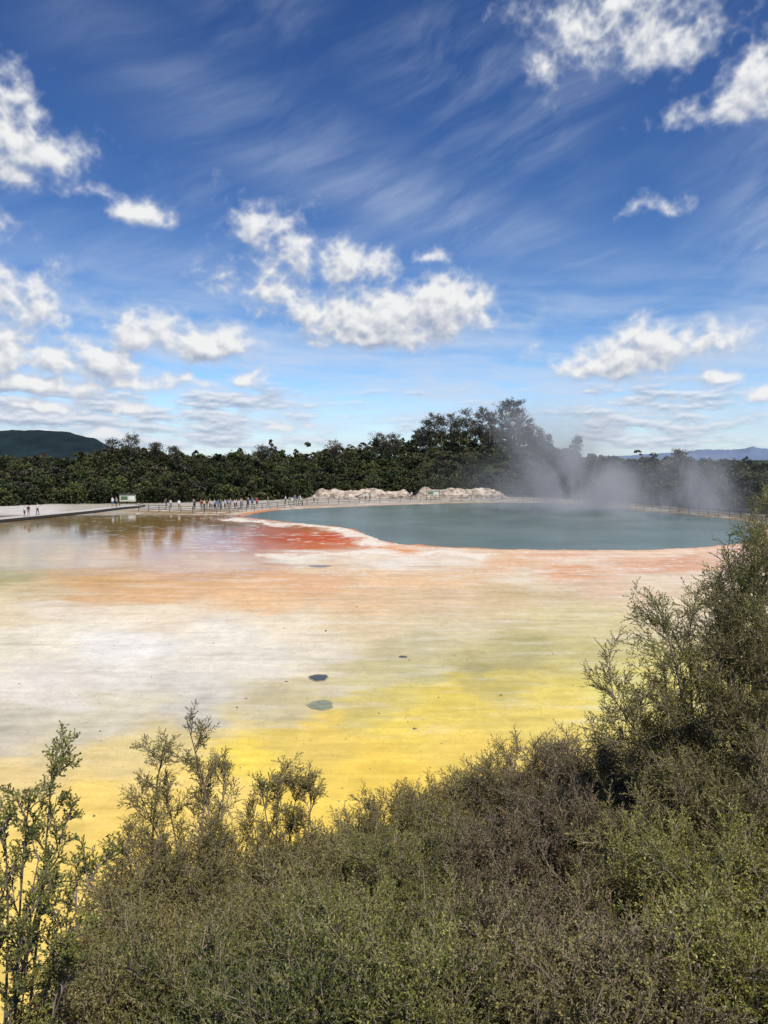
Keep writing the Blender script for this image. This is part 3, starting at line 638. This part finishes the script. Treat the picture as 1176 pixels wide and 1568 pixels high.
def branchlet(seed,kind):
    r=np.random.default_rng(seed+500)
    leaf,lw,L0_,ns,sl,sp=dict(full=(.0165,.44,.42,9,.21,.42),open=(.0160,.44,.27,8,.16,.46),broad=(.0175,.52,.24,6,.11,.40))[kind]
    VV=[];FF=[];MI=[];n0=0
    mb=MB(); be=r.normal(size=2)*.05; tt_=np.linspace(0,1,4); pts=np.stack([be[0]*tt_**2,be[1]*tt_**2,L0_*tt_],1); mb.tube(pts,[.0062,.005,.0035,.0018],3,1)
    VV.append(np.vstack(mb.v)); FF.append(np.vstack(mb.f)); MI.append(np.concatenate(mb.m)); n0=len(VV[0])
    for j in range(ns):
        s_=.12+.88*(j+r.random()*.6)/ns; s_=min(s_,1); p=np.array([be[0]*s_**2,be[1]*s_**2,L0_*s_])
        d=r.normal(size=3)*sp+np.array([0,0,.85]); v_,f_,m__=sprig(seed*31+j,leaf,sl*r.uniform(.8,1.2),7,lw)
        Rm=np.array(aimrot(d,r.uniform(0,6.28))); VV.append(v_@Rm.T+p); FF.append(f_+n0); MI.append(m__); n0+=len(v_)
    return np.vstack(VV),np.vstack(FF),np.concatenate(MI)
PC={}; NV=5
for kind in("full","open","broad"):
    data=[branchlet(s_*7+len(kind)*100,kind) for s_ in range(NV)]
    for cn in LM:
        if kind!="full" and cn not in("olive","green","dark"): continue
        col=bpy.data.collections.new("branchlets_"+cn+"_"+kind)
        for s_,(v_,f_,m__) in enumerate(data):
            me=mesh_np("branchlet",v_,f_,[LM[cn],twig],False,m__); col.objects.link(bpy.data.objects.new("branchlet_%s_%s_%d"%(cn,kind,s_),me))
        PC[cn+kind]=col
def gn(col):
    g=bpy.data.node_groups.new("scatter_"+col.name,'GeometryNodeTree')
    g.interface.new_socket("Geometry",in_out='INPUT',socket_type='NodeSocketGeometry'); g.interface.new_socket("Geometry",in_out='OUTPUT',socket_type='NodeSocketGeometry')
    N_=g.nodes;L_=g.links; i=N_.new("NodeGroupInput");o=N_.new("NodeGroupOutput"); ip=N_.new("GeometryNodeInstanceOnPoints"); ci=N_.new("GeometryNodeCollectionInfo")
    ci.inputs[0].default_value=col; ci.inputs["Separate Children"].default_value=True; ci.inputs["Reset Children"].default_value=True
    def na(n,t):
        x=N_.new("GeometryNodeInputNamedAttribute"); x.data_type=t; x.inputs[0].default_value=n; return x.outputs[0]
    er=N_.new("FunctionNodeEulerToRotation")
    L_.new(i.outputs[0],ip.inputs["Points"]); L_.new(ci.outputs[0],ip.inputs["Instance"]); ip.inputs["Pick Instance"].default_value=True
    L_.new(na("idx",'INT'),ip.inputs["Instance Index"]); L_.new(na("rot",'FLOAT_VECTOR'),er.inputs[0]); L_.new(er.outputs[0],ip.inputs["Rotation"]); L_.new(na("scl",'FLOAT'),ip.inputs["Scale"])
    L_.new(ip.outputs[0],o.inputs[0]); return g
GN={k:gn(c_) for k,c_ in PC.items()}
stem_m=simple("shrub_bark",(.22,.175,.14),.9,.3,20)
def curve(a,b,sag,k=7):
    t=np.linspace(0,1,k)[:,None]; mid=(a+b)/2+sag; return (1-t)**2*a+2*t*(1-t)*mid+t*t*b
total=0
def shrub(name,base,ends,col,kind="full",nsec=14,t0=.4,scale=(.75,1.15),thick=.02,up=.35,tuft=3,spread=.8):
    global total
    base=np.array(base,float); e=empty(name,tuple(base)); mb=MB(); P_=[];D_=[]
    for en in ends:
        en=np.array(en)-base; Ls=np.linalg.norm(en)
        sag=np.array([-en[0]*.28,-en[1]*.28,Ls*.10])+rng.normal(size=3)*.05*Ls
        c_=curve(np.zeros(3)+rng.normal(size=3)*[.08,.08,0],en,sag,9); mb.tube(c_,np.linspace(thick,.0035,9)*(Ls/3)**.5,5)
        tt_=np.linspace(0,1,9)
        for k in range(nsec):
            t=t0+(1-t0)*((k+rng.random())/nsec)**.8; t=min(t,.995); p=np.array([np.interp(t,tt_,c_[:,i]) for i in range(3)])
            tg=c_[-1]-c_[-2] if t>.88 else np.array([np.interp(t+.1,tt_,c_[:,i]) for i in range(3)])-p
            tg=tg/(np.linalg.norm(tg)+1e-6)
            rd=rng.normal(size=3); rd-=tg*(rd@tg); rd/=np.linalg.norm(rd)
            d=tg*.6+rd*spread+np.array([0,0,up]); P_.append(p); D_.append(d)
        for k in range(tuft):
            P_.append(c_[-1]-(c_[-1]-c_[-2])*rng.uniform(.1,.7)); tg=(c_[-1]-c_[-2]); tg/=np.linalg.norm(tg); D_.append(tg+rng.normal(size=3)*.35)
    link(bpy.data.objects.new("stems",mb.build("stems",[stem_m],True)),e)
    P_=np.array(P_); n=len(P_); total+=n
    me=bpy.data.meshes.new("foliage"); me.vertices.add(n); me.vertices.foreach_set("co",P_.astype(np.float32).ravel())
    eu=[aimrot(D_[i],rng.uniform(0,6.28)).to_euler() for i in range(n)]
    a=me.attributes.new("rot",'FLOAT_VECTOR','POINT'); a.data.foreach_set("vector",np.array([list(x) for x in eu],np.float32).ravel())
    a=me.attributes.new("scl",'FLOAT','POINT'); a.data.foreach_set("value",rng.uniform(*scale,n).astype(np.float32))
    a=me.attributes.new("idx",'INT','POINT'); a.data.foreach_set("value",rng.integers(0,NV,n).astype(np.int32))
    o=bpy.data.objects.new("foliage",me); link(o,e); mo=o.modifiers.new("scatter",'NODES'); mo.node_group=GN[col+kind]
def gz(x,y): return float(height(np.array([x]),np.array([y]))[0])
def bush(u,vtop,d,R_,col,n=13,nsec=14,name="manuka_bush",hmin=.35,**kw):
    tp=W(u,vtop,d); x,y=tp[0],tp[1]; z0=gz(x,y)-.1; h=tp[2]-z0-.22
    ends=[]
    for k in range(n):
        a=k*2.399+rng.random(); r=R_*math.sqrt((k+.4)/n)*rng.uniform(.85,1.12)
        zz=h*(1-.55*(r/R_)**2*min(1,R_/h*1.3))*rng.uniform(.88,1.0)
        ends.append([x+math.cos(a)*r,y+math.sin(a)*r,z0+max(zz,h*hmin)])
    shrub(name,(x,y,z0),ends,col,"full",nsec,**kw)
bush(560,1262,7.6,1.0,'olive',19,12)
bush(640,1215,8.2,1.0,'olive',19,12)
bush(740,1160,8.8,1.15,'olive',22,12)
bush(850,1108,9.0,1.25,'brown',28,13)
bush(950,1140,8.4,1.2,'brown',24,13)
bush(1060,1075,8.0,1.2,'olive',24,13)
b0=W(300,1300,7.0); b0[2]=gz(b0[0],b0[1])-.1
shrub("manuka_sapling",b0,[W(290,1118,7.0),W(250,1146,6.9),W(345,1158,7.1),W(212,1212,6.8),W(315,1200,6.9),W(255,1215,7.2),W(225,1275,6.7),W(330,1250,7.2),W(195,1300,7.0)],'olive',"open",12,t0=.48,scale=(.6,1.05),thick=.022,tuft=2,spread=.7)
b0=W(425,1320,7.2); b0[2]=gz(b0[0],b0[1])-.1
shrub("manuka_sapling",b0,[W(425,1188,7.2),W(400,1205,7.1),W(455,1212,7.3),W(478,1214,7.2),W(385,1250,7.1),W(440,1260,7.2)],'olive',"open",12,t0=.48,scale=(.6,1.05),thick=.02,tuft=2,spread=.7)
bush(270,1290,6.4,.75,'olive',15,11)
bush(380,1295,6.6,.7,'olive',15,11)
bush(480,1300,6.8,.75,'olive',15,11)
bush(205,1385,5.8,.5,'olive',11,10)
bush(620,1300,6.3,.95,'green',20,12)
bush(760,1260,6.5,1.0,'brown',22,12)
bush(900,1230,6.3,1.0,'brown',22,13)
bush(1040,1210,6.2,.95,'olive',22,13)
bush(420,1385,5.2,.8,'olive',19,12)
bush(265,1440,4.8,.6,'olive',16,11)
bush(330,1485,4.0,.55,'dark',14,11)
bush(520,1430,4.3,.65,'green',17,12)
bush(680,1430,4.4,.7,'green',17,12)
bush(830,1390,4.5,.7,'brown',19,12)
bush(980,1370,4.6,.7,'olive',19,12)
bush(1120,1290,4.6,.75,'lime',20,12)
bush(215,1515,4.0,.36,'olive',9,9)
bush(620,1520,3.3,.5,'green',13,11)
bush(800,1530,3.3,.5,'olive',13,11)
bush(460,1545,3.3,.45,'dark',13,11)
bush(960,1500,3.4,.55,'brown',14,11)
bush(1120,1450,3.5,.55,'lime',14,11)
b0=W(1170,1300,7.2); b0[2]=gz(b0[0],b0[1])-.1
shrub("kanuka_tree",b0,[W(1160,790,7.3),W(1190,775,7.5),W(1115,865,7.1),W(1090,890,7.0),W(1020,962,6.6),W(1055,965,6.8),W(1150,850,7.0),W(1190,850,6.8),W(1130,930,6.8),W(1170,930,6.7),W(1140,880,7.2),W(1175,880,7.2)],'green',"full",16,t0=.45,scale=(.6,1.0),thick=.035)
shrub("kanuka_tree",b0+np.array([-.3,-.4,.1]),[W(932,1058,6.6),W(965,1120,6.6),W(1015,1050,6.7),W(1060,1020,6.8),W(1100,1000,6.6),W(1140,1010,6.5),W(1180,1000,6.4),W(1030,1090,6.5),W(1080,1070,6.4),W(1130,1080,6.3),W(1180,1080,6.2),W(1000,1130,6.7),W(1110,950,6.8),W(1160,960,6.6)],'olive',"full",16,t0=.42,scale=(.65,1.05),thick=.03)
bush(1150,1110,5.8,.8,'olive',20,13); bush(1090,1170,6.0,.8,'olive',20,13)
b0=W(-20,1500,3.6); b0[2]=gz(b0[0],b0[1])-.1
shrub("kanuka_shrub",b0,[W(80,1172,3.7),W(45,1215,3.6),W(5,1240,3.5),W(102,1258,3.7),W(60,1310,3.5),W(138,1350,3.6),W(15,1340,3.4),W(90,1405,3.5),W(-30,1260,3.6),W(45,1440,3.4),W(115,1470,3.5)],'green',"broad",7,t0=.5,scale=(.55,.95),thick=.013,tuft=1,spread=.5)
print("branchlets",total)
# ---------------------------------------------------------------- steam over the pool
mst=bpy.data.materials.new("steam_vapour"); mst.use_nodes=True; Nm=mst.node_tree.nodes; Lm=mst.node_tree.links; Nm.clear()
M,V,R,NZ,MX=mk(Nm,Lm)
tcm=Nm.new("ShaderNodeTexCoord"); ob=tcm.outputs["Object"]; sx=Nm.new("ShaderNodeSeparateXYZ"); Lm.new(ob,sx.inputs[0])
vs=V('MULTIPLY',ob,(1,.8,.7))
n1,_=NZ(vs,.085,4,.62,'3D',1.2)
zz=M('ADD',sx.outputs[2],10.4)      # height above the water
hgt=M('POWER',R(zz,0,11,1,0,'LINEAR'),1.4)
rad=V('LENGTH',V('MULTIPLY',ob,(1/31,1/31,0)))
low=M('MULTIPLY',M('MULTIPLY',R(n1,.40,.70),hgt),M('MULTIPLY',R(rad,.35,1,1,0),.8))
def column(px_,py_,r0,k,top):
    dx=M('ADD',M('SUBTRACT',sx.outputs[0],px_),M('MULTIPLY',zz,.55)); dy=M('SUBTRACT',sx.outputs[1],py_)
    rr_=M('SQRT',M('ADD',M('MULTIPLY',dx,dx),M('MULTIPLY',dy,dy)))
    rad_=M('MULTIPLY_ADD',zz,.32,r0)
    return M('MULTIPLY',M('MULTIPLY',M('MULTIPLY',R(M('DIVIDE',rr_,rad_),0,1,1,0),R(n1,.36,.62)),R(zz,1,top,1,0)),k)
den=M('ADD',low,M('ADD',column(2,12,10,3.2,20.5),column(17,0,6,1.2,13)))
vsn=Nm.new("ShaderNodeVolumePrincipled"); vsn.inputs["Color"].default_value=(.98,.98,.98,1); vsn.inputs["Anisotropy"].default_value=.0
Lm.new(M('MULTIPLY',den,.095),vsn.inputs["Density"]); om=Nm.new("ShaderNodeOutputMaterial"); Lm.new(vsn.outputs[0],om.inputs["Volume"])
mb=MB(); mb.box((0,0,0),(62,62,20.8)); me=mb.build("steam",[mst]); o=bpy.data.objects.new("steam_cloud",me); o.location=(34,116,10.9); link(o)
vs_=scene.view_settings; vs_.view_transform='Standard'; vs_.look='None'; vs_.exposure=0
